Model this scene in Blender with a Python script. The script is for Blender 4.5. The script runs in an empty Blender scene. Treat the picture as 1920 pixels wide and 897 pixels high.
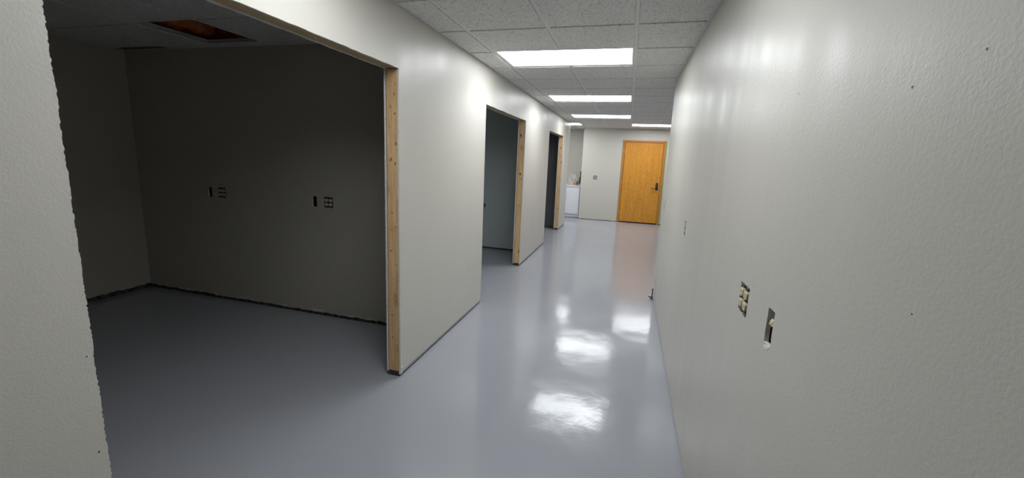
import bpy, bmesh, math, random
from mathutils import Vector, Matrix, noise
random.seed(7)
C = bpy.context.scene.collection

# ---------------------------------------------------------------- dimensions (metres)
H = 2.5553            # underside of the ceiling grid
XL, XR = -1.489, 0.4234
WT = 0.112            # left wall thickness
DW = 0.0127           # drywall sheet
ZH = 2.170            # rough opening height
OPEN = [(0.757, 2.456), (4.150, 5.866), (7.700, 9.425)]
YE = 10.40            # end of the left wall
YR = 5.07             # end of the right wall
YF = 11.65            # far wall
YA = 12.30            # alcove back wall
XF = -1.28            # left end of the far wall
XB, YB = -5.14, 3.197 # first room: outer wall, back wall
YB2, YB3 = 6.80, 9.66
YREAR = -3.2
XMAX = 3.0
R0, T = 3.0116, 0.61  # ceiling row origin and module

# ---------------------------------------------------------------- helpers
def link(name, me, mats=(), parent=None):
    o = bpy.data.objects.new(name, me); C.objects.link(o)
    for m in mats: me.materials.append(m)
    if parent: o.parent = parent
    return o
def obj(name, bm, mats, parent=None, smooth=False):
    me = bpy.data.meshes.new(name)
    bmesh.ops.recalc_face_normals(bm, faces=bm.faces)
    bm.to_mesh(me); bm.free()
    if smooth:
        for p in me.polygons: p.use_smooth = True
    if not isinstance(mats, (list, tuple)): mats = [mats]
    return link(name, me, mats, parent)
def tag(o, label, cat, group=None):
    o['label'] = label; o['category'] = cat
    if group: o['group'] = group
    return o
def thing(name, label, cat, loc=(0, 0, 0), rz=0, group=None):
    o = bpy.data.objects.new(name, None); C.objects.link(o)
    o.location = loc; o.rotation_euler = (0, 0, rz); o.empty_display_size = .05
    return tag(o, label, cat, group)
def structure(o): o['kind'] = 'structure'; return o
def box(bm, x0, x1, y0, y1, z0, z1, mi=0, bevel=0):
    vs = [bm.verts.new((x, y, z)) for z in (z0, z1) for x, y in ((x0, y0), (x1, y0), (x1, y1), (x0, y1))]
    fs = [bm.faces.new([vs[i] for i in q]) for q in ((3,2,1,0),(4,5,6,7),(0,1,5,4),(1,2,6,5),(2,3,7,6),(3,0,4,7))]
    for f in fs: f.material_index = mi
    if bevel:
        es = list({e for f in fs for e in f.edges})
        r = bmesh.ops.bevel(bm, geom=es, offset=bevel, segments=2, affect='EDGES', profile=.5)
        for f in r['faces']: f.material_index = mi
    return bm
def nbox(*a, **k): return box(bmesh.new(), *a, **k)
def tube(bm, pts, r, seg=8, mi=0, radii=None):
    rings = []
    for i, p in enumerate(pts):
        p = Vector(p)
        d = (Vector(pts[min(i+1, len(pts)-1)]) - Vector(pts[max(i-1, 0)])).normalized()
        a = Vector((0, 0, 1)) if abs(d.z) < .9 else Vector((1, 0, 0))
        u = d.cross(a).normalized(); v = d.cross(u)
        rr = radii[i] if radii else r
        rings.append([bm.verts.new(p + (u*math.cos(t)+v*math.sin(t))*rr) for t in [2*math.pi*k/seg for k in range(seg)]])
    for A, B in zip(rings, rings[1:]):
        for k in range(seg):
            f = bm.faces.new((A[k], A[(k+1) % seg], B[(k+1) % seg], B[k])); f.material_index = mi
    for ring in (rings[0], rings[-1]):
        f = bm.faces.new(ring); f.material_index = mi
    return bm
def lathe(bm, prof, c=(0, 0, 0), seg=20, mi=0):
    rings = [[bm.verts.new((c[0]+r*math.cos(2*math.pi*k/seg), c[1]+r*math.sin(2*math.pi*k/seg), c[2]+z)) for k in range(seg)] for r, z in prof]
    for A, B in zip(rings, rings[1:]):
        for k in range(seg):
            bm.faces.new((A[k], A[(k+1) % seg], B[(k+1) % seg], B[k])).material_index = mi
    bm.faces.new(rings[0]).material_index = mi; bm.faces.new(rings[-1]).material_index = mi
    return bm
def ragged(p, q, step, amp, rnd=random):
    """points from p (included) to q (excluded), wandering sideways like a rough cut"""
    p = Vector(p); q = Vector(q); d = q-p; n = max(2, int(d.length/step)); s = Vector((-d.y, d.x)).normalized()
    out = [tuple(p)]; sd = rnd.random()*99
    for i in range(1, n):
        t = (i + rnd.uniform(-.35, .35))/n
        w = (noise.noise(Vector((t*d.length*9, sd, 0)))*.8 + rnd.uniform(-.5, .5))*amp
        out.append(tuple(p + d*t + s*w))
    return out
def sheet(outline, axis, c0, c1, holes=(), bm=None, face=0, edge=1):
    """a drywall sheet: 2-D outline (with holes) extruded from c0 (painted face) to c1 along axis"""
    dst = bm; bm = bmesh.new()
    def P(a, b, c): return (c, a, b) if axis == 'x' else (a, c, b)
    loops = [list(outline)] + [list(h) for h in holes]
    layers = []
    for c in (c0, c1):
        edges = []; vl = []
        for lp in loops:
            vs = [bm.verts.new(P(a, b, c)) for a, b in lp]; vl.append(vs)
            edges += [bm.edges.new((vs[i], vs[(i+1) % len(vs)])) for i in range(len(vs))]
        r = bmesh.ops.triangle_fill(bm, use_beauty=True, use_dissolve=False, edges=edges)
        for f in r['geom']:
            if isinstance(f, bmesh.types.BMFace): f.material_index = face
        layers.append(vl)
    for A, B in zip(*layers):
        for i in range(len(A)):
            j = (i+1) % len(A)
            bm.faces.new((A[i], A[j], B[j], B[i])).material_index = edge
    # break the big cap into well-shaped triangles (no metre-long slivers)
    lo = [min(p[k] for p in outline) for k in (0, 1)]; hi = [max(p[k] for p in outline) for k in (0, 1)]
    ia, ib = (1, 2) if axis == 'x' else (0, 2)
    ic = 3-ia-ib
    if max(hi[0]-lo[0], hi[1]-lo[1]) > .5:
        for k, ax in ((0, ia), (1, ib)):
            cuts = [lo[k]+q for q in (.06, .12, .2)] + [lo[k]+.35*q for q in range(1, int((hi[k]-lo[k])/.35)+1)]
            for cpos in cuts:
                if cpos > hi[k]-.01: continue
                co_ = [0, 0, 0]; co_[ax] = cpos; no_ = [0, 0, 0]; no_[ax] = 1
                bmesh.ops.bisect_plane(bm, geom=bm.verts[:]+bm.edges[:]+bm.faces[:], dist=1e-6, plane_co=co_, plane_no=no_)
        bmesh.ops.triangulate(bm, faces=bm.faces[:])
        bm.normal_update()
        for cc in (c0, c1):
            fs = [f for f in bm.faces if abs(f.normal[ic]) > .99 and abs(f.verts[0].co[ic]-cc) < 1e-6]
            st = set(fs)
            es = [e for e in bm.edges if len(e.link_faces) == 2 and e.link_faces[0] in st and e.link_faces[1] in st]
            bmesh.ops.beautify_fill(bm, faces=fs, edges=es, method='ANGLE')
    if dst is None: return bm
    bmesh.ops.recalc_face_normals(bm, faces=bm.faces)
    tmp = bpy.data.meshes.new('tmp'); bm.to_mesh(tmp); bm.free(); dst.from_mesh(tmp); bpy.data.meshes.remove(tmp)
    return dst
def rect(a0, a1, b0, b1, amp=0, rnd=random):
    if not amp: return [(a0, b0), (a1, b0), (a1, b1), (a0, b1)]
    pts = []
    for p, q in (((a0, b0), (a1, b0)), ((a1, b0), (a1, b1)), ((a1, b1), (a0, b1)), ((a0, b1), (a0, b0))):
        pts += ragged(p, q, .012, amp, rnd)
    return pts

# ---------------------------------------------------------------- materials
def mat(name, col, rough=.5, metal=0, spec=.5, **k):
    m = bpy.data.materials.new(name); m.use_nodes = True
    b = m.node_tree.nodes['Principled BSDF']
    b.inputs['Base Color'].default_value = (*col, 1); b.inputs['Roughness'].default_value = rough
    b.inputs['Metallic'].default_value = metal; b.inputs['Specular IOR Level'].default_value = spec
    for a, v in k.items(): b.inputs[a.replace('_', ' ')].default_value = v
    return m
class N:
    def __init__(s, m): s.t = m.node_tree; s.b = s.t.nodes['Principled BSDF']; s.co = None
    def n(s, kind, **k):
        x = s.t.nodes.new('ShaderNode'+kind)
        for a, v in k.items():
            if a in x.inputs: x.inputs[a].default_value = v
            else: setattr(x, a, v)
        return x
    def l(s, a, b): s.t.links.new(a, b)
    def coord(s, scale=(1, 1, 1), rot=(0, 0, 0)):
        if not s.co: s.co = s.n('NewGeometry')     # world position: same texture size everywhere
        mp = s.n('Mapping'); mp.inputs['Scale'].default_value = scale; mp.inputs['Rotation'].default_value = rot
        s.l(s.co.outputs['Position'], mp.inputs['Vector']); return mp.outputs[0]
    def noise(s, scale, detail=3, rough=.5, vec=None, dist=0):
        x = s.n('TexNoise'); x.inputs['Scale'].default_value = scale; x.inputs['Detail'].default_value = detail
        x.inputs['Roughness'].default_value = rough; x.inputs['Distortion'].default_value = dist
        s.l(vec if vec else s.coord(), x.inputs['Vector']); return x.outputs['Fac']
    def ramp(s, fac, stops, interp='LINEAR'):
        r = s.n('ValToRGB'); r.color_ramp.interpolation = interp; e = r.color_ramp.elements
        while len(e) < len(stops): e.new(.5)
        for i, (p, c) in enumerate(stops):
            e[i].position = p; e[i].color = (*c, 1) if not isinstance(c, (int, float)) else (c, c, c, 1)
        s.l(fac, r.inputs['Fac']); return r.outputs['Color']
    def mix(s, a, b, f, mode='MIX'):
        m = s.n('Mix', data_type='RGBA', blend_type=mode)
        for v, i in ((f, 0), (a, 6), (b, 7)):
            if isinstance(v, bpy.types.NodeSocket): s.l(v, m.inputs[i])
            else: m.inputs[i].default_value = v if i == 0 else (*v, 1)
        return m.outputs[2]
    def math(s, op, a, b=0):
        m = s.n('Math', operation=op)
        for v, i in ((a, 0), (b, 1)):
            if isinstance(v, bpy.types.NodeSocket): s.l(v, m.inputs[i])
            else: m.inputs[i].default_value = v
        return m.outputs[0]
    def bump(s, h, strength, dist):
        b = s.n('Bump'); b.inputs['Strength'].default_value = strength; b.inputs['Distance'].default_value = dist
        s.l(h, b.inputs['Height']); s.l(b.outputs[0], s.b.inputs['Normal'])
    def col(s, c): s.l(c, s.b.inputs['Base Color'])
    def rough(s, c): s.l(c, s.b.inputs['Roughness'])

def paint(name, c, r0=.30, r1=.42, strength=.35):
    m = mat(name, c, .36); n = N(m)
    streak = n.noise(1, 3, .55, n.coord((5, 5, .45)))           # roller lap marks run up and down
    blot = n.noise(1.3, 3)
    n.col(n.mix(tuple(x*.97 for x in c), tuple(min(1, x*1.03) for x in c), blot))
    n.rough(n.ramp(streak, [(.3, r0), (.7, r1)]))
    peel = n.noise(150, 2, .5); big = n.noise(28, 2)
    n.bump(n.math('ADD', peel, n.math('MULTIPLY', big, .6)), strength, .0022)
    return m
M_wall = paint('wall_paint', (.60, .580, .522), .32, .46, .30)
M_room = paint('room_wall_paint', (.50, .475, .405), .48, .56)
M_cool = paint('cool_grey_paint', (.56, .62, .60), .5, .6)
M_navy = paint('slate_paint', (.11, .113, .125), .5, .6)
M_beige = paint('alcove_paint', (.50, .485, .43), .45, .55)
M_gyp = mat('gypsum_core', (.66, .63, .58), .9, spec=.2)
n = N(M_gyp); g = n.noise(120, 3); n.col(n.ramp(g, [(.28, (.50, .45, .39)), (.45, (.80, .78, .74))])); n.bump(g, .8, .003)
M_dark = mat('wall_cavity', (.03, .028, .026), .9, spec=.1)
M_plate = mat('treated_bottom_plate', (.07, .06, .055), .8, spec=.2)
n = N(M_plate); g = n.noise(30, 4); n.col(n.ramp(g, [(.35, (.03, .03, .032)), (.65, (.13, .12, .11))]))

M_floor = mat('grey_epoxy_floor', (.30, .32, .37), .12); n = N(M_floor)
g = n.noise(1.1, 4); n.col(n.mix((.36, .375, .412), (.39, .402, .436), g))
spk = n.noise(170, 2, .6); fine = n.noise(60, 3, .6); wav = n.noise(3.2, 2); mid = n.noise(13, 3, .6)
n.rough(n.ramp(n.noise(2.2, 4, .6), [(.35, .10), (.65, .155)]))
hgt = n.math('ADD', n.math('MULTIPLY', wav, 1.6), n.math('ADD', n.math('MULTIPLY', mid, .32), n.math('MULTIPLY', fine, .13)))
pit = n.ramp(spk, [(.70, 0.), (.78, 1.)]); n.bump(n.math('ADD', hgt, n.math('MULTIPLY', pit, .05)), .5, .004)
M_floor.node_tree.nodes['Principled BSDF'].inputs['IOR'].default_value = 1.5

M_tile = mat('mineral_fibre_tile', (.8, .79, .77), .95, spec=.15); n = N(M_tile)
v = n.n('TexVoronoi', Scale=75.); n.l(n.coord(), v.inputs['Vector'])
f1 = n.noise(85, 3, .65, dist=.8)
pits = n.ramp(f1, [(.38, 0.), (.46, 1.)])
n.col(n.mix((.46, .452, .435), (.78, .772, .745), pits)); n.bump(n.math('ADD', pits, n.noise(220, 2)), .5, .002)
M_tee = mat('white_painted_steel', (.76, .76, .74), .45)
M_lens = bpy.data.materials.new('light_lens'); M_lens.use_nodes = True
_b = M_lens.node_tree.nodes['Principled BSDF']; _b.inputs['Base Color'].default_value = (.9, .9, .9, 1)
_b.inputs['Emission Color'].default_value = (.93, .965, 1, 1); _b.inputs['Emission Strength'].default_value = 13
M_lens2 = M_lens.copy(); M_lens2.name = 'light_lens_dimmed'     # lower emission, set to balance the walls near this fixture
M_lens2.node_tree.nodes['Principled BSDF'].inputs['Emission Strength'].default_value = 10.6
M_lframe = mat('fixture_frame', (.75, .76, .77), .4)

def wood(name, axis, c1, c2, dark, knots=True, rough=.6, fleck=False):
    m = mat(name, c1, rough, spec=.3); n = N(m)
    st = [1, 1, 1]; st[axis] = .055
    gr = n.noise(70, 4, .6, n.coord(tuple(st)), 0.3)
    big = n.noise(14, 2, .5, n.coord(tuple(st)))
    c = n.mix(c1, c2, n.ramp(gr, [(.35, 0.), (.65, 1.)]))
    c = n.mix(c, tuple(x*.8 for x in c1), n.ramp(big, [(.45, 0.), (.75, .5)]))
    if knots:
        ks = [1, 1, 1]; ks[axis] = .5
        vo = n.n('TexVoronoi', Scale=11.); n.l(n.coord(tuple(ks)), vo.inputs['Vector'])
        k = n.ramp(vo.outputs['Distance'], [(.07, 1.), (.17, 0.)])
        k2 = n.ramp(vo.outputs['Distance'], [(.10, .55), (.32, 0.)])
        c = n.mix(c, (.42, .20, .075), k2); c = n.mix(c, dark, k)
    if fleck:
        fk = n.noise(26, 4, .7, n.coord((1, 1, .55)))
        c = n.mix(c, dark, n.ramp(fk, [(.52, 0.), (.72, .6)]))
    n.col(c); n.bump(gr, .25, .002)
    return m
M_stud = wood('raw_pine_upright', 2, (.70, .43, .20), (.88, .61, .34), (.13, .06, .025))
M_head = wood('raw_header_wood', 1, (.44, .33, .20), (.56, .44, .28), (.13, .08, .04), False)
M_headjt = mat('header_joint', (.08, .055, .035), .8)
M_door = wood('honey_veneer', 2, (.62, .265, .035), (.72, .335, .055), (.36, .13, .015), False, .35, True)
M_dframe = wood('stained_casing', 2, (.50, .20, .045), (.58, .25, .06), (.2, .08, .02), False, .35)
M_black = mat('black_metal', (.012, .012, .014), .35)
M_shadow = mat('door_gap_shade', (.05, .022, .01), .8)  # near-black brown: shade of the door gap as a colour
M_tape = mat('green_tape', (.36, .42, .17), .6)
M_ivory = mat('ivory_plastic', (.72, .64, .42), .35)
M_slot = mat('slot_black', (.02, .018, .015), .6)
M_galv = mat('galvanised_box', (.13, .125, .12), .5, .7)
M_strap = mat('zinc_strap', (.20, .18, .14), .5, .6)
M_brass = mat('screw_metal', (.55, .48, .3), .35, .9)
M_cab = mat('white_laminate', (.78, .78, .84), .3)
M_rust = mat('rusty_steel', (.06, .03, .022), .7, .3)
M_insul = mat('orange_insulation', (.75, .22, .06), .95, spec=.1); n = N(M_insul)
g = n.noise(9, 5, .7); n.col(n.ramp(g, [(.3, (.6, .14, .035)), (.5, (.97, .32, .09)), (.7, (1, .55, .3))])); n.bump(g, .9, .03)
M_joist = mat('plenum_wood', (.12, .08, .05), .9)
M_deck = mat('roof_deck', (.10, .09, .08), .9)
M_bag = mat('clear_plastic', (.86, .85, .83), .18, Transmission_Weight=.55, IOR=1.3)
M_kraft = mat('brown_paper', (.50, .33, .20), .8)
M_bottle = mat('dark_bottle_glass', (.016, .010, .008), .08)
M_dent = mat('dent_grey', (.13, .12, .11), .9)
M_knot = mat('pine_knot', (.20, .085, .035), .6); n = N(M_knot); n.col(n.ramp(n.noise(90, 3), [(.35, (.26, .12, .05)), (.65, (.50, .27, .13))]))
M_chalk = mat('spackle', (.80, .79, .75), .9)

# ---------------------------------------------------------------- floor
o = structure(obj('floor', nbox(XB-.1, XMAX+.1, YREAR-.1, YA+.1, -.12, 0), M_floor))

# ---------------------------------------------------------------- left wall (two drywall skins, framing inside, three rough openings)
rl = random.Random(3)
def left_outline(zb, amp, y_start, y_end, opens, top=H+.03):
    pts = []; y = y_start
    for a, b in opens:
        pts += ragged((y, zb), (a, zb), .03, amp, rl)
        pts += ragged((a, zb), (a, ZH), .006, .0042, rl)
        pts += ragged((a, ZH), (b, ZH), .035, .0035, rl)
        pts += ragged((b, ZH), (b, zb), .03, .0014, rl)
        y = b
    pts += ragged((y, zb), (y_end, zb), .03, amp, rl)
    pts += [(y_end, zb), (y_end, top), (y_start, top)]
    return pts
bm = sheet(left_outline(.019, .003, YREAR, YE, OPEN), 'x', XL, XL-DW)
for ys, ye, op in ((YREAR, YB, OPEN[:1]), (YB+.112, YB2, OPEN[1:2]), (YB2+.112, YB3, OPEN[2:])):
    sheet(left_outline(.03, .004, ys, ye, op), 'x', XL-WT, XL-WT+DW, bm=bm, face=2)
sheet(rect(XL-WT, XL-DW, .016, H+.03), 'y', YE, YE-DW, bm=bm)                      # end cap
wall_left = structure(obj('wall_left', bm, [M_wall, M_gyp, M_room]))
bm = bmesh.new()
xa, xb = XL-WT+DW+.0005, XL-DW-.0005
y = YREAR
for a, b in OPEN:
    box(bm, xa, xb, y, a-.004, 0, .036); y = b+.004
box(bm, xa, xb, y, YE-DW-.001, 0, .036)
obj('bottom_plate', bm, M_plate, wall_left)
bm = bmesh.new()
for a, b in OPEN: box(bm, xa, xb, a-.041, a-.003, .037, ZH)
obj('near_jamb_stud', bm, M_stud, wall_left)
# a crushed corner and torn paper near the foot of the first jamb
bm = bmesh.new()
for k in range(9):
    z = .05+.018*k+rl.uniform(-.004, .004)
    yy = OPEN[0][0]-.002+rl.uniform(-.002, .002)
    box(bm, XL-.002, XL+.0016, yy-.008, yy+.004, z, z+rl.uniform(.008, .016))
for (yy, z, w, h) in ((2.472, .062, .022, .012), (2.466, .02, .02, .02), (2.47, .5, .006, .01)):
    box(bm, XL-.002, XL+.003, yy-w/2, yy+w/2, z, z+h, bevel=.001)
obj('torn_edge', bm, M_gyp, wall_left)
def pock(positions, axis, c, sgn, parent, r=.0035):
    """small popped screw heads / nail dents, one little disc each"""
    b1 = bmesh.new()
    for a, z in positions:
        rr = r*random.uniform(.8, 1.2); ring = []; rim = []
        for k in range(12):
            t = 2*math.pi*k/12; q = rr*random.uniform(.8, 1.15)
            for lst, f, off in ((ring, 1, .0006), (rim, 1.5, .0002)):
                pa, pz = a+q*f*math.cos(t), z+q*f*math.sin(t); cc = c+sgn*off
                lst.append(b1.verts.new((cc, pa, pz) if axis == 'x' else (pa, cc, pz)))
        b1.faces.new(ring)
        for k in range(12): b1.faces.new((ring[k], ring[(k+1) % 12], rim[(k+1) % 12], rim[k])).material_index = 1
    return obj('nail_hole', b1, [M_dent, M_gyp], parent)
pock([(.740, .998), (.736, .685)], 'x', XL, 1, wall_left)

M_cove = mat('dried_floor_paint', (.34, .35, .37), .4)
bm = bmesh.new(); y = YREAR
for a, b in OPEN+[(YE, None)]:
    if a > y+.1:
        top = ragged((y+.004, .036), (a-.006, .036), .05, .003, rl)
        sheet([(y+.004, .020)]+top+[(a-.006, .036), (a-.006, .020)], 'x', XL+.0011, XL+.0001, bm=bm, face=0, edge=0)
    y = b
obj('dried_paint_strip', bm, M_cove, wall_left)
# framing lumber at each opening
WORD = ['big first opening', 'second opening', 'farthest opening']
for i, (a, b) in enumerate(OPEN):
    bm = nbox(xa+.004, xb-.004, b+.0035, b+.0415, .040, ZH-.001, bevel=.0015)
    s = obj('wooden_stud', bm, M_stud)
    tag(s, ['bare knotty pine stud at the far side of the large first opening, nearest the camera',
            'bare pine stud with a big knot at mid height, far side of the second opening',
            'bare pine stud at the far side of the farthest, narrowest-looking opening'][i], 'wood stud', 'bare studs at the wall openings')
    for (dx, z) in ((.02, 2.06), (.066, 2.075), (.02, 1.80), (.062, 1.55), (.022, 1.1), (.064, .85), (.02, .40), (.066, .22)):
        bm = lathe(bmesh.new(), [(.0032, 0), (.0032, .001)], (0, 0, 0), 8)
        for v_ in bm.verts:
            x, yv, z_ = v_.co; v_.co = (xa+.004+dx+x, b+.0035-z_, z+yv)
        obj('nail_head', bm, M_slot, s)
    KN = [[(.058, 2.01, .007, .011), (.028, 1.93, .008, .013), (.060, 1.885, .008, .010), (.066, 1.69, .009, .016), (.030, 1.585, .012, .014), (.062, 1.56, .007, .010),
           (.022, 1.575, .006, .012), (.034, 1.22, .010, .007), (.060, 1.12, .006, .010), (.024, .95, .011, .008), (.060, .62, .008, .007), (.028, .47, .012, .006), (.028, .30, .011, .006), (.062, .245, .009, .006)],
          [(.042, 1.40, .022, .030), (.060, 1.33, .010, .014), (.026, 1.78, .007, .010), (.050, .93, .008, .010), (.030, .62, .008, .008), (.055, .24, .009, .007)],
          [(.040, 1.72, .012, .016), (.032, .95, .012, .010), (.046, .50, .018, .018), (.030, .28, .010, .009)]][i]
    for (dx, z, ra, rb) in KN:
        bm = bmesh.new(); ring = []
        for k in range(18):
            t = 2*math.pi*k/18; q = 1+.25*noise.noise(Vector((math.cos(t)*1.5+z*9, math.sin(t)*1.5, dx*50)))
            ring.append(bm.verts.new((xa+.004+dx+.8*ra*q*math.cos(t), b+.0035, z+.8*rb*q*math.sin(t))))
        top = [bm.verts.new((xa+.004+dx+(v_.co.x-xa-.004-dx)*.7, b+.0028, z+(v_.co.z-z)*.7)) for v_ in ring]
        for k in range(18): bm.faces.new((ring[k], ring[(k+1) % 18], top[(k+1) % 18], top[k]))
        bm.faces.new(top)
        obj('knot', bm, M_knot, s)
    bm = bmesh.new()                                                                # rough foot of the plate
    box(bm, xa+.002, xb-.002, b+.001, b+.05, .001, .038, bevel=.003)
    obj('plate_end', bm, M_plate, s)
    # header: stacked boards with open joints
    bm = bmesh.new()
    n_l = 4; w = (xb-xa-.002)/n_l
    for k in range(n_l):
        x0 = xa+.001+k*w
        box(bm, x0+.0006, x0+w-.0006, a-.035, b+.040, ZH+.0015+(.0016 if k % 2 else 0), ZH+.14, bevel=.0008)
    h = obj('door_header', bm, M_head)
    tag(h, ['long raw wood header above the large first opening, its layered underside showing',
            'raw wood header over the second opening, beside the cool grey room',
            'raw wood header over the farthest opening, near the end of the left wall'][i], 'header beam', 'raw headers over the wall openings')

# ---------------------------------------------------------------- electrical rough-ins
def receptacle(parent, dy, slot=True):
    """one duplex receptacle seen from +x side of its box (local frame: face looks to -x)"""
    bm = bmesh.new()
    for dz in (.0195, -.0195):
        pts = []
        for k in range(20):
            t = 2*math.pi*k/20; c, s_ = math.cos(t), math.sin(t)
            pts.append((dy+.0165*max(-1, min(1, c*1.15)), dz+.0142*max(-1, min(1, s_*1.12))))
        r0 = [bm.verts.new((.006, p[0], p[1])) for p in pts]; r1 = [bm.verts.new((-.0035, p[0], p[1])) for p in pts]
        r2 = [bm.verts.new((-.0045, dy+(p[0]-dy)*.93, dz+(p[1]-dz)*.93)) for p in pts]
        for A, B in ((r0, r1), (r1, r2)):
            for k in range(20): bm.faces.new((A[k], A[(k+1) % 20], B[(k+1) % 20], B[k]))
        bm.faces.new(r2)
    rc = obj('receptacle', bm, M_ivory, parent)
    obj('receptacle_body', nbox(.0062, .032, dy-.0155, dy+.0155, -.033, .033, bevel=.002), M_slot, rc)
    bm = bmesh.new()
    box(bm, .0005, .002, dy-.0055, dy+.0055, -.049, .049, bevel=.0006)
    box(bm, .0004, .0018, dy-.016, dy+.016, -.053, -.043, bevel=.0006)
    box(bm, .0004, .0018, dy-.016, dy+.016, .043, .053, bevel=.0006)
    obj('mounting_strap', bm, M_strap, rc)
    bm = bmesh.new()
    for dz in (.0195, -.0195):
        for yy, hh in ((-.0062, .0045), (.0062, .0038)):
            box(bm, -.0049, -.0044, dy+yy-.0011, dy+yy+.0011, dz+.002-hh, dz+.002+hh)
        box(bm, -.0049, -.0044, dy-.0022, dy+.0022, dz-.0095, dz-.0055)
    box(bm, -.001, .0, dy-.002, dy+.002, -.002, .002)
    obj('slot', bm, M_slot, rc)
def back_box(parent, w, h, d=.045):
    bm = bmesh.new(); t = .0016
    box(bm, d, d+t, -w/2, w/2, -h/2, h/2)
    for s_ in (-1, 1):
        box(bm, DW*.3, d, s_*w/2-t/2, s_*w/2+t/2, -h/2, h/2); box(bm, DW*.3, d, -w/2, w/2, s_*h/2-t/2, s_*h/2+t/2)
    return obj('metal_box', bm, M_galv, parent)
def outlet(loc, rz, gangs, label):
    o = thing('electrical_outlet', label, 'electrical outlet', loc, rz, 'uncovered wall outlets')
    for dy in ((-.023, .023) if gangs == 2 else (0,)): receptacle(o, dy)
    back_box(o, .100 if gangs == 2 else .056, .094)
    return o
def hole_rect(a, z, gangs):
    w = .052 if gangs == 2 else .029
    return rect(a-w, a+w, z-.052, z+.052, .0022, random.Random(int((a+9)*100)))
def low_box(loc, rz, label, kind):
    o = thing('cable_box', label, 'wall box', loc, rz, 'empty cable cut-outs')
    bm = bmesh.new(); d = .05
    box(bm, d, d+.0015, -.028, .028, -.054, .054)
    for s_ in (-1, 1):
        box(bm, DW+.001, d, s_*.028-.001, s_*.028+.001, -.054, .054); box(bm, DW+.001, d, -.028, .028, s_*.054-.001, s_*.054+.001)
    obj('box_shell', bm, M_dark, o)
    if kind == 'full':
        bm = bmesh.new()
        box(bm, .004, .0065, -.026, -.010, -.034, .030, bevel=.001)
        box(bm, .004, .03, -.027, -.0245, -.034, .030)
        box(bm, .003, .005, -.027, -.002, .028, .047, bevel=.001)
        obj('mounting_bracket', bm, M_galv, o)
        bm = bmesh.new()
        lathe(bm, [(.011, -.010), (.012, -.006), (.0105, .002), (.007, .008), (.003, .010)], (.008, -.008, .020), 16)
        box(bm, -.0012, .016, -.021, .005, .0095, .0125, bevel=.0008)
        obj('cable_connector', bm, M_ivory, o, True)
        bm = tube(bmesh.new(), [(.02, -.008, .01), (.03, -.006, -.01), (.035, .002, -.03), (.048, .004, -.045)], .0028)
        obj('cable', bm, M_slot, o)
        bm = bmesh.new(); rr = random.Random(2)
        for k in range(7):
            yy = -.024+k*.0065; box(bm, -.0012, .004, yy-.004, yy+.004, -.056-.003*k+rr.uniform(-.003, .003), -.047-.0022*k, bevel=.001)
        obj('torn_paper', bm, M_chalk, o)
    else:
        bm = tube(bmesh.new(), [(.045, -.015, -.04), (.03, -.004, -.01), (.02, .006, .02), (.012, .002, .035)], .0022)
        obj('cable', bm, M_galv, o)
    return o
PI = math.pi
# local -x is the direction the device faces; right wall faces -x -> rz 0; back walls face -y -> rz = pi/2
RW = [(1.517, 1.181, 2), (3.085, 1.190, 1), (4.79, 1.192, 1)]
CUT_R = (1.246, 1.186)
rw_holes = [hole_rect(y_, z_, g_) for y_, z_, g_ in RW] + [rect(CUT_R[0]-.026, CUT_R[0]+.026, CUT_R[1]-.052, CUT_R[1]+.052, .0025, random.Random(5))]
for (y_, z_, g_), lb in zip(RW, ('large ivory double outlet without cover plate on the right wall, beside a slot-shaped hole',
                                 'small uncovered single outlet on the right wall, between the double outlet and the orange door',
                                 'tiny uncovered outlet at the far end of the right wall, beside the orange door')):
    outlet((XR, y_, z_), 0, g_, lb)
low_box((XR, CUT_R[0], CUT_R[1]), 0, 'slot-shaped cut-out with cream connector and torn paper below, right wall', 'full')
RB = [(-3.984, 1.153, 2), (-2.692, 1.143, 2)]
CUT_B = [(-4.137, 1.150), (-2.846, 1.141)]
rb_holes = [hole_rect(x_, z_, g_) for x_, z_, g_ in RB] + [rect(x_-.026, x_+.026, z_-.05, z_+.05, .003, random.Random(int(-x_*10))) for x_, z_ in CUT_B]
for (x_, z_, g_), lb in zip(RB, ('dim double outlet on the dark room back wall, nearer the left corner',
                                 'double outlet on the dark room back wall, nearer the wooden stud')):
    outlet((x_, YB, z_), PI/2, g_, lb)
for (x_, z_), lb in zip(CUT_B, ('black upright cut-out left of the dim double outlet, dark room back wall near the corner',
                                'black upright cut-out left of the double outlet nearer the wooden stud, dark room')):
    low_box((x_, YB, z_), PI/2, lb, 'dark')
FW = (-.885, 1.196, 2)
outlet((FW[0], YF, FW[1]), PI/2, 2, 'tiny uncovered outlet on the pale far wall, left of the orange door')

# ---------------------------------------------------------------- right wall
rr_ = random.Random(11)
ol = ragged((YREAR, .016), (YR, .016), .02, .005, rr_) + [(YR, .012), (YR, H+.03), (YREAR, H+.03)]
bm = sheet(ol, 'x', XR, XR+DW, rw_holes)
sheet(rect(XR+DW, XMAX, .012, H+.03), 'y', YR, YR-DW, bm=bm)                      # the wall turns the corner
box(bm, XR-.0012, XR+.004, YR-.004, YR+.0012, .012, H+.02)                        # corner bead
wall_right = structure(obj('wall_right', bm, [M_wall, M_gyp]))
bm = bmesh.new(); box(bm, XR+DW+.001, XR+.1, YREAR, YR-.05, 0, .038)
obj('bottom_plate', bm, M_plate, wall_right)
pock([(.684, 1.790), (.819, 1.767), (.711, 1.426), (1.30, 1.832)], 'x', XR, -1, wall_right, .0022)
bm = bmesh.new()
for k in range(16):
    yy = 1.75+.13*k*rr_.uniform(.8, 1.1); z = rr_.uniform(.02, .05)
    box(bm, XR-.0014, XR+.002, yy-.004, yy+.004, z, z+.006, bevel=.001)
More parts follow.
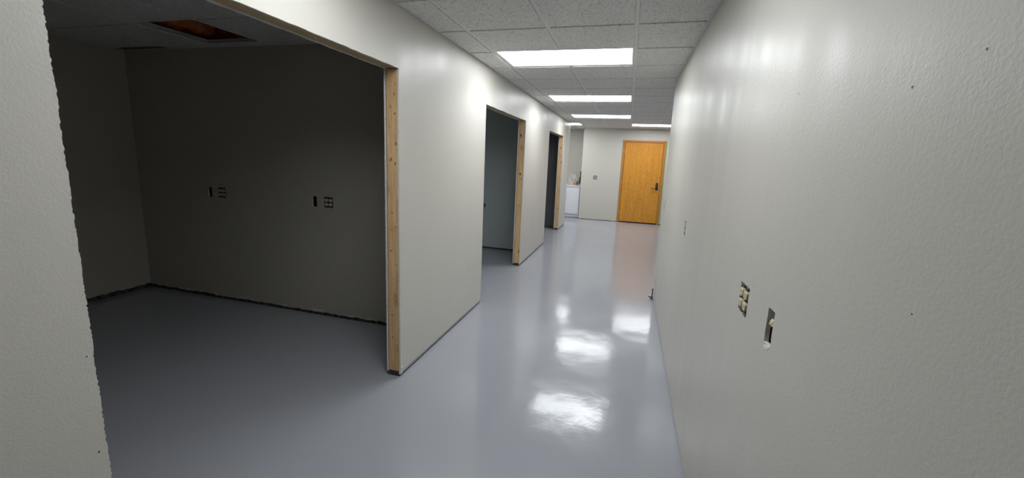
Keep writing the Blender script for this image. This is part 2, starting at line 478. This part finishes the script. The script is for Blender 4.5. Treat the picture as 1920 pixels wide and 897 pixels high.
obj('paint_chip', bm, M_chalk, wall_right)
# bent bit of steel left standing at the wall's corner
t_ = thing('metal_bracket', 'small rusty metal bit standing on the floor at the right wall corner', 'metal bracket', (XR-.016, YR-.035, 0))
bm = tube(bmesh.new(), [(0, 0, .0), (.0, 0, .05), (.002, .002, .13)], .006, 8); box(bm, -.008, .010, -.006, .008, .128, .136, bevel=.002); obj('rod', bm, M_rust, t_)
bm = tube(bmesh.new(), [(-.036, -.01, .034), (0, 0, .026), (.013, .02, .022)], .0075, 8)
tube(bm, [(-.02, .0, .008), (0, 0, .010), (.012, -.02, .007)], .006, 8); obj('cross_piece', bm, M_rust, t_)

# ---------------------------------------------------------------- other walls
def wall(name, outline, axis, c, sgn, m, holes=(), plate=None):
    w_ = structure(obj(name, sheet(outline, axis, c, c+sgn*DW, holes), [m, M_gyp]))
    if plate:
        a0, a1 = plate; b = bmesh.new(); lo, hi = sorted((c+sgn*(DW+.001), c+sgn*.095))
        if axis == 'x': box(b, lo, hi, a0, a1, 0, .09)
        else: box(b, a0, a1, lo, hi, 0, .09)
        obj('bottom_plate', b, M_plate, w_)
    return w_
def ol_(a0, a1, zb=.03, amp=.006, seed=1, top=H+.03):
    return ragged((a0, zb), (a1, zb), .035, amp, random.Random(seed)) + [(a1, zb), (a1, top), (a0, top)]
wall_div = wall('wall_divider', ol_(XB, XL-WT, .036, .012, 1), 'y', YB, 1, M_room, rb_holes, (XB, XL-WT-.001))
pock([(-3.336, 1.207)], 'y', YB, -1, wall_div, .004)
rc_ = random.Random(17); bm = bmesh.new()
for x_ in [-5.02, -4.93, -4.6, -4.52, -4.2, -3.86, -3.80, -3.72, -3.3, -2.95, -2.88, -2.82, -2.55, -2.5, -2.3, -2.05, -1.8]:
    w_ = rc_.uniform(.02, .08); z = rc_.uniform(.040, .050)
    sheet(ragged((x_, z), (x_+w_, z+.002), .01, .003, rc_)+[(x_+w_, z+.002), (x_+w_*.8, z+rc_.uniform(.006, .013)), (x_+w_*.2, z+rc_.uniform(.006, .012))], 'y', YB-.0012, YB, bm=bm, face=0, edge=0)
obj('torn_paper_edge', bm, M_chalk, wall_div)
w = wall('wall_divider', ol_(XB, XL-WT, .032, .006, 2), 'y', YB2, 1, M_cool, (rect(-2.43, -2.40, .74, .81, .002),), (XB, XL-WT-.001))
pock([(-2.077, 1.82), (-2.047, 1.803), (-2.364, 2.295)], 'y', YB2, -1, w, .006)
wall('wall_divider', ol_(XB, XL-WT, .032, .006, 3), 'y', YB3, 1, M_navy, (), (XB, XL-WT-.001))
wall('wall_divider', ol_(XB, XL-WT, .012, .003, 4), 'y', YE, -1, M_wall)
wall('wall_divider', ol_(XB, XL-WT, .03, .006, 5), 'y', YB+.112, -1, M_cool)
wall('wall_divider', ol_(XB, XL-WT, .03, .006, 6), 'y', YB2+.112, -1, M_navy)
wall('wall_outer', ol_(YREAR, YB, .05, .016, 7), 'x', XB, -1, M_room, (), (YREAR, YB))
wall('wall_outer', ol_(YB+.112, YB2, .03, .006, 8), 'x', XB, -1, M_cool)
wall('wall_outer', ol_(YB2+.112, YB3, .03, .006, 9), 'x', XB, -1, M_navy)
wall('wall_outer', ol_(YE, YA, .012, .003, 10), 'x', -3.6, -1, M_beige)
w = structure(obj('wall_rear', sheet(rect(XB, XMAX, .012, H+.03), 'y', YREAR, YREAR-DW), [M_wall, M_gyp]))
wall('wall_far', ragged((XF, .014), (-.20, .014), .03, .008, random.Random(4)) + [(-.15, .014), (-.15, 2.19), (.85, 2.19), (.85, .014)] +
     [(.90, .014), (XMAX, .014), (XMAX, H+.03), (XF, H+.03)], 'y', YF, 1, M_wall, (hole_rect(*FW),), (XF+.01, -.205))
wall('wall_alcove', rect(-3.6, XF+.12, .012, H+.03), 'y', YA, 1, M_beige)
wall('wall_alcove', rect(YF+DW, YA, .012, H+.03), 'x', XF, 1, M_beige)
wall('wall_side', rect(YR, YF, .012, H+.03), 'x', XMAX, 1, M_wall)

# ---------------------------------------------------------------- ceilings: tegular tiles in a steel grid
rt = random.Random(21)
def tilebox(bm, x0, x1, y0, y1):
    if x1-x0 < .03 or y1-y0 < .03: return
    g = .0155; z = H-.0078+rt.uniform(-.0006, .0006)
    box(bm, x0+g, x1-g, y0+g, y1-g, z, H+.006)
    box(bm, x0+.003, x1-.003, y0+.003, y1-.003, H+.0012, H+.014)
def tee_x(bm, x, y0, y1, w=.012): box(bm, x-w, x+w, y0, y1, H-.0003, H+.001); box(bm, x-.001, x+.001, y0, y1, H+.001, H+.035)
def tee_y(bm, y, x0, x1, w=.012): box(bm, x0, x1, y-w, y+w, H, H+.0011); box(bm, x0, x1, y-.001, y+.001, H+.0011, H+.035)
def row(k): return R0+T*k
LIGHTS = [(-1.25, -.03, row(k), row(k+1)) for k in (-3, 1, 5, 9)] + [(-.03, 1.19, row(12), row(13)), (-2.47, -1.25, 10.43, row(13)+.08)]
XS = [-1.25, -.64, -.03, .58, 1.19, 1.80, 2.41]
tiles, grid = bmesh.new(), bmesh.new()
def lit(x0, x1, y0, y1):
    cx, cy = (x0+x1)/2, (y0+y1)/2
    return any(a < cx < b and c < cy < d for a, b, c, d in LIGHTS)
ks = list(range(-11, 16))
for k in ks:
    y0, y1 = max(row(k), YREAR), min(row(k+1), YF)
    if y1-y0 < .02: continue
    for x0, x1 in zip([XL]+XS, XS+[XMAX]):
        if lit(x0, x1, y0, y1): continue
        if y1 <= YR+.001:
            if x0 > XR: continue
            tilebox(tiles, x0, min(x1, XR), y0, y1)
        elif y0 < YR and x1 > XR:
            if x0 < XR: tilebox(tiles, x0, XR+.0145, y0, y1); tilebox(tiles, XR-.0145, x1, YR+.005, y1)
            else: tilebox(tiles, x0, x1, YR, y1)
        else: tilebox(tiles, x0, x1, y0, y1)
    if YREAR < row(k) < YF: tee_y(grid, row(k), XL, XR if row(k) < YR else XMAX)
for x in XS:
    y0 = YREAR if x < XR else YR
    segs = [(y0, YF)]
    if x == -.64:
        segs = []; y = y0
        for a, b, c, d in sorted(LIGHTS, key=lambda q: q[2]):
            if a < x < b: segs.append((y, c)); y = d
        segs.append((y, YF))
    if x == .58: segs = [(YR, row(12)), (row(13), YF)]
    for a, b in segs: tee_x(grid, x, a, b, .0125)
# wall angles
box(grid, XL, XL+.022, YREAR, YE, H-.0012, H-.0002); box(grid, XR-.024, XR, YREAR, YR, H-.0012, H-.0002); box(grid, XR-.0012, XR-.0002, YREAR, YR, H, H+.024)
box(grid, XF, XMAX, YF-.022, YF, H-.0012, H-.0002); box(grid, XR, XMAX, YR, YR+.022, H-.0012, H-.0002)
# alcove part
for x0, x1 in zip([-3.6, -3.08, -2.47, -1.86], [-3.08, -2.47, -1.86, XL+.0]):
    for y0, y1 in ((YE, 11.02), (11.02, 11.63), (11.63, YA)):
        if lit(x0, x1, y0, y1): continue
        tilebox(tiles, x0, x1, y0, y1)
tilebox(tiles, XL, XF, YF, YA)
for x in (-3.08, -2.47, -1.86):
    tee_x(grid, x, YE if x != -1.86 else 11.02, YA)
for y in (11.02, 11.63): tee_y(grid, y, -3.6, XL)
ceiling = structure(obj('ceiling', tiles, M_tile)); obj('ceiling_grid', grid, M_tee, ceiling)
# first room: one tile out, one slipped corner piece missing
tiles, grid = bmesh.new(), bmesh.new()
xs = [XB, -4.48, -3.87, -3.26, -2.65, -2.04, XL-WT]; ys = [YREAR, -2.39, -1.78, -1.17, -.56, .05, .66, 1.27, 1.88, 2.49, 3.09, YB]
for i in range(len(ys)-1):
    j = 0
    while j < len(xs)-1:
        x0, x1 = xs[j], xs[j+1]; y0, y1 = ys[i], ys[i+1]
        if i < 8 and j in (2, 4): x1 = xs[j+2]; j += 1                       # 2x4 tiles further out
        j += 1
        if abs(x0+3.87) < .01 and abs(y0-2.49) < .01: continue
        if i == 10 and x0 < -4.6: continue
        tilebox(tiles, x0, x1, y0, y1)
for y in ys[1:-1]: tee_y(grid, y, xs[0], xs[-1])
for x in (-4.48, -3.87, -2.65): tee_x(grid, x, YREAR, YB)
for x in (-3.26, -2.04): tee_x(grid, x, 2.49-.61, YB)
box(grid, XB, XL-WT, YB-.02, YB, H-.0012, H-.0002); box(grid, XB, XB+.02, YREAR, YB, H-.0012, H-.0002)
c1 = structure(obj('ceiling', tiles, M_tile)); obj('ceiling_grid', grid, M_tee, c1)
for y0, y1 in ((YB+.112, YB2), (YB2+.112, YB3)):
    tiles = bmesh.new(); grid = bmesh.new()
    yy = [y0]+[y0+.5+.61*q for q in range(9) if y0+.5+.61*q < y1-.1]+[y1]
    for a, b in zip(yy, yy[1:]):
        for x0, x1 in zip(xs, xs[1:]): tilebox(tiles, x0, x1, a, b)
    for y in yy[1:-1]: tee_y(grid, y, xs[0], xs[-1])
    for x in xs[1:-1]: tee_x(grid, x, y0, y1)
    c2 = structure(obj('ceiling', tiles, M_tile)); obj('ceiling_grid', grid, M_tee, c2)
# roof deck and joists over the plenum, seen through the missing tile
deck = bmesh.new(); box(deck, XB-.1, XMAX+.1, YREAR-.1, YA+.1, 3.25, 3.32)
structure(obj('ceiling_deck', deck, M_deck))
bm = bmesh.new()
for x in (-4.32, -2.95): box(bm, x-.02, x+.02, YREAR, YB+.1, 2.98, 3.249)
structure(obj('trim_1', bm, M_joist))
def batt(name, x0, x1, y0, y1, zc, seed, label):
    bm = bmesh.new(); nx, ny = 26, 40; g0 = [];
    for s_ in (0, 1):
        lay = []
        for i in range(nx+1):
            for j in range(ny+1):
                u, v_ = i/nx, j/ny; x = x0+(x1-x0)*u; y = y0+(y1-y0)*v_
                e = min(1, min(u, 1-u)*7)*min(1, min(v_, 1-v_)*12); e = math.sqrt(e)
                nz = noise.noise(Vector((x*3.2+seed, y*3.2, s_*5)))*.06+noise.noise(Vector((x*11, y*11, seed)))*.022
                lay.append(bm.verts.new((x, y, zc+nz+(.095*e if s_ else -.095*e))))
                lay[-1].co.z = max(lay[-1].co.z, 2.604+.01*abs(nz))
        g0.append(lay)
        for i in range(nx):
            for j in range(ny):
                q = i*(ny+1)+j; bm.faces.new((lay[q], lay[q+1], lay[q+ny+2], lay[q+ny+1]))
    a, b = g0
    edge = [j for j in range(ny+1)]+[i*(ny+1)+ny for i in range(1, nx+1)]+[nx*(ny+1)+j for j in range(ny-1, -1, -1)]+[i*(ny+1) for i in range(nx-1, 0, -1)]
    for p, q in zip(edge, edge[1:]+edge[:1]): bm.faces.new((a[p], a[q], b[q], b[p]))
    o = obj(name, bm, M_insul, None, False); tag(o, label, 'insulation'); return o
batt('insulation_batt', -5.0, -3.93, 2.30, 3.80, 2.73, 3.1, 'orange-brown insulation batt filling the left of the missing ceiling tile hole')
batt('insulation_batt', -3.89, -3.45, 3.20, 3.80, 2.71, 8.4, 'short orange insulation piece at the right of the missing ceiling tile hole')

# ---------------------------------------------------------------- ceiling lights
LL = ['ceiling light panel over the large first opening, just above the frame',
      'largest, nearest glowing ceiling light panel in view, near the second opening', 'second glowing ceiling light panel from the camera, narrower than the nearest',
      'third glowing ceiling light panel in the hallway row, thin in view', 'ceiling light panel at the far end, right above the orange door',
      'ceiling light panel at the far end, half hidden behind the left wall']
for (a, b, c, d), lb in zip(LIGHTS, LL):
    t_ = thing('ceiling_light', lb, 'ceiling light', ((a+b)/2, (c+d)/2, H), 0, 'hallway ceiling light panels')
    hx, hy = (b-a)/2-.010, (d-c)/2-.010; f = .016
    bm = bmesh.new()
    box(bm, -hx, hx, -hy, -hy+f, .0012, .010); box(bm, -hx, hx, hy-f, hy, .0012, .010)
    box(bm, -hx, -hx+f, -hy+f, hy-f, .0012, .010); box(bm, hx-f, hx, -hy+f, hy-f, .0012, .010)
    obj('light_frame', bm, M_lframe, t_)
    bm = bmesh.new(); z0, z1 = .016, .10                                       # steel housing above the lens
    for q in ((-hx, hx, -hy, hy, z1, z1+.002), (-hx, -hx+.002, -hy, hy, .011, z1), (hx-.002, hx, -hy, hy, .011, z1), (-hx, hx, -hy, -hy+.002, .011, z1), (-hx, hx, hy-.002, hy, .011, z1)): box(bm, *q)
    obj('housing', bm, M_lframe, t_)
    obj('diffuser', nbox(-hx+f, hx-f, -hy+f, hy-f, .004, .009), M_lens2 if c < 2 else M_lens, t_)

# ---------------------------------------------------------------- the door in the far wall
D = structure(bpy.data.objects.new('door_1', None)); C.objects.link(D); D.location = (0, YF, 0)
x0, x1, zt = -.20, .90, 2.245; fw = .052
bm = bmesh.new(); box(bm, x0, x0+fw, -.022, .05, .002, zt, bevel=.004); box(bm, x1-fw, x1, -.022, .05, .002, zt, bevel=.004)
obj('door_frame', bm, M_dframe, D)
bm = nbox(x0+fw+.0005, x1-fw-.0005, -.021, .05, zt-fw, zt, bevel=.004)
obj('door_frame', bm, wood('stained_casing_head', 0, (.50, .20, .045), (.58, .25, .06), (.2, .08, .02), False, .35), D)
bm = nbox(x0+fw-.004, x1-fw+.004, .03, .048, .0, zt-fw+.004); obj('door_gap_backing', bm, M_shadow, D)  # dark sheet behind the slab, paints the shade in the gap around it
slab = obj('door_panel', nbox(x0+fw+.007, x1-fw-.007, -.012, .029, .028, zt-fw-.007, bevel=.002), M_door, D)
obj('door_bottom_strip', nbox(x0+fw+.001, x1-fw-.001, -.03, .029, .001, .014, bevel=.003), M_black, D)  # black strip drawn as the dark gap under the door
for z in (.28, 1.12, 1.95):
    bm = tube(bmesh.new(), [(x0+fw+.003, -.018, z-.05), (x0+fw+.003, -.018, z+.05)], .007, 10)
    obj('hinge', bm, M_brass, D)
bm = nbox(.738, .800, -.036, -.0125, .95, 1.135, bevel=.008); lk = obj('door_lock', bm, M_black, D)
bm = tube(bmesh.new(), [(.769, -.034, .985), (.769, -.07, .985)], .013, 12)
tube(bm, [(.775, -.068, .985), (.74, -.072, .985), (.69, -.072, .984), (.635, -.066, .982)], .009, 10); obj('lever_handle', bm, M_black, lk, True)
bm = bmesh.new()
for r_ in range(4):
    for c_ in range(2):
        box(bm, .753+c_*.02, .765+c_*.02, -.038, -.0355, 1.04+r_*.02, 1.053+r_*.02, bevel=.001)
obj('keypad', bm, mat('keypad_grey', (.10, .10, .11), .5), lk)
bm = nbox(.802, .846, -.0145, -.0125, .97, 1.02, bevel=.0005); obj('strike', bm, M_brass, D)
bm = bmesh.new(); box(bm, x0-.014, x0-.002, -.0012, -.0004, .016, zt+.012); box(bm, x1+.002, x1+.034, -.0012, -.0004, .016, zt+.004)
obj('masking_tape', bm, M_tape, D)

# ---------------------------------------------------------------- alcove: cabinet, worktop and what stands on it
t_ = thing('base_cabinet', 'white base cabinet in the alcove left of the far wall', 'cabinet', (-1.90, 11.98, 0))
hw = .60
obj('cabinet_body', nbox(-hw, hw, -.245, .31, .105, .895, bevel=.002), M_cab, t_)
obj('toe_kick', nbox(-hw, hw, -.225, .30, .014, .098), M_cab, t_)
for s_, a0, a1 in ((-1, -hw+.003, -.0015), (1, .0015, hw-.003)):
    dr = obj('cabinet_door', nbox(a0, a1, -.266, -.2455, .115, .890, bevel=.002), M_cab, t_)
    bm = tube(bmesh.new(), [(.04*s_, -.268, .70), (.04*s_, -.292, .70), (.04*s_, -.292, .83), (.04*s_, -.268, .83)], .005, 8)
    obj('handle', bm, M_strap, dr, True)
obj('plinth_dark_strip', nbox(-hw, hw, -.228, -.20, .001, .013), M_black, t_)  # black strip that draws the dark line below the toe kick
tag(obj('countertop', nbox(-2.505, -1.285, 11.70, 12.295, .896, .936, bevel=.003), M_cab), 'white laminate worktop on the alcove cabinet', 'worktop')
def crumple(c, r, seed, m, name, label, sq=(1, 1, 1)):
    bm = bmesh.new(); bmesh.ops.create_icosphere(bm, subdivisions=4, radius=1)
    for v_ in bm.verts:
        p = v_.co.copy(); d = 1+.35*noise.noise(p*1.7+Vector((seed, 0, 0)))+.22*abs(noise.noise(p*4.5+Vector((0, seed, 0))))+.06*noise.noise(p*11)
        v_.co = Vector((p.x*r*sq[0]*d, p.y*r*sq[1]*d, max(-.55, p.z*d)*r*sq[2]))
    zmin = min(v_.co.z for v_ in bm.verts)
    for v_ in bm.verts: v_.co += Vector((c[0], c[1], c[2]-zmin))
    return tag(obj(name, bm, m), label, 'bag')
crumple((-1.615, 11.87, .937), .068, 1.3, M_bag, 'plastic_bag', 'crumpled clear plastic bag on the alcove worktop, left of the paper one', (1, 1, 1.9))
crumple((-1.474, 11.87, .937), .050, 4.1, M_kraft, 'paper_bag', 'crumpled brown paper bag on the alcove worktop beside the black caddy', (1, .9, 1.6))
crumple((-1.55, 12.10, .937), .10, 7.7, M_bag, 'plastic_bag', 'clear plastic bag standing behind the brown paper bag on the alcove worktop', (1, .8, 2.0))
t_ = thing('dark_bottle', 'tall dark bottle with a slim neck on the alcove worktop', 'bottle', (-1.345, 12.14, .937))
obj('glass_body', lathe(bmesh.new(), [(.030, 0), (.036, .006), (.036, .17), (.030, .215), (.016, .25), (.014, .35)], seg=20), M_bottle, t_, True)
obj('bottle_cap', lathe(bmesh.new(), [(.0165, .345), (.0165, .39), (.014, .395)], seg=16), M_black, t_, True)
t_ = thing('wire_caddy', 'small black framed caddy on the alcove worktop in front of the dark bottle', 'caddy', (-1.345, 11.83, .937))
bm = bmesh.new()
for sx in (-.045, .045):
    for sy in (-.04, .04): tube(bm, [(sx, sy, 0), (sx, sy, .115)], .006, 8)
    for z in (.008, .055, .112): tube(bm, [(sx, -.04, z), (sx, .04, z)], .005, 8)
for sy in (-.04, .04):
    for z in (.008, .055, .112): tube(bm, [(-.045, sy, z), (.045, sy, z)], .005, 8)
obj('frame', bm, M_black, t_)
obj('tray', nbox(-.04, .04, -.036, .036, .014, .045, bevel=.003), mat('grey_tray', (.4, .38, .37), .5), t_)

# ---------------------------------------------------------------- world, camera, colour
wd = bpy.data.worlds.new('World'); bpy.context.scene.world = wd; wd.use_nodes = True
wd.node_tree.nodes['Background'].inputs['Color'].default_value = (.02, .02, .022, 1)
wd.node_tree.nodes['Background'].inputs['Strength'].default_value = 0.0
f, yaw, pitch, roll, hc, cx, cy = 760.6926, .2648, -.1728, .0438, 1.6279, 4.7591, -18.5641
sy_, cy_ = math.sin(yaw), math.cos(yaw); sp, cp = math.sin(pitch), math.cos(pitch)
F = Vector((-sy_*cp, cy_*cp, sp)); Rv = Vector((cy_, sy_, 0)); U = Rv.cross(F)
R2 = math.cos(roll)*Rv+math.sin(roll)*U; U2 = -math.sin(roll)*Rv+math.cos(roll)*U
cam = bpy.data.cameras.new('Camera'); co = bpy.data.objects.new('Camera', cam); C.objects.link(co)
m3 = Matrix((R2, U2, -F)).transposed(); co.matrix_world = Matrix.Translation((0, 0, hc)) @ m3.to_4x4()
cam.sensor_fit = 'HORIZONTAL'; cam.sensor_width = 36; cam.lens = f*36/1920
cam.shift_x = -cx/1920; cam.shift_y = cy/1920; cam.clip_start = .02
sc = bpy.context.scene; sc.camera = co
vs = sc.view_settings; sc.display_settings.display_device = 'sRGB'
vs.view_transform = 'Standard'; vs.look = 'None'; vs.gamma = 1; vs.exposure = 0; vs.use_curve_mapping = False
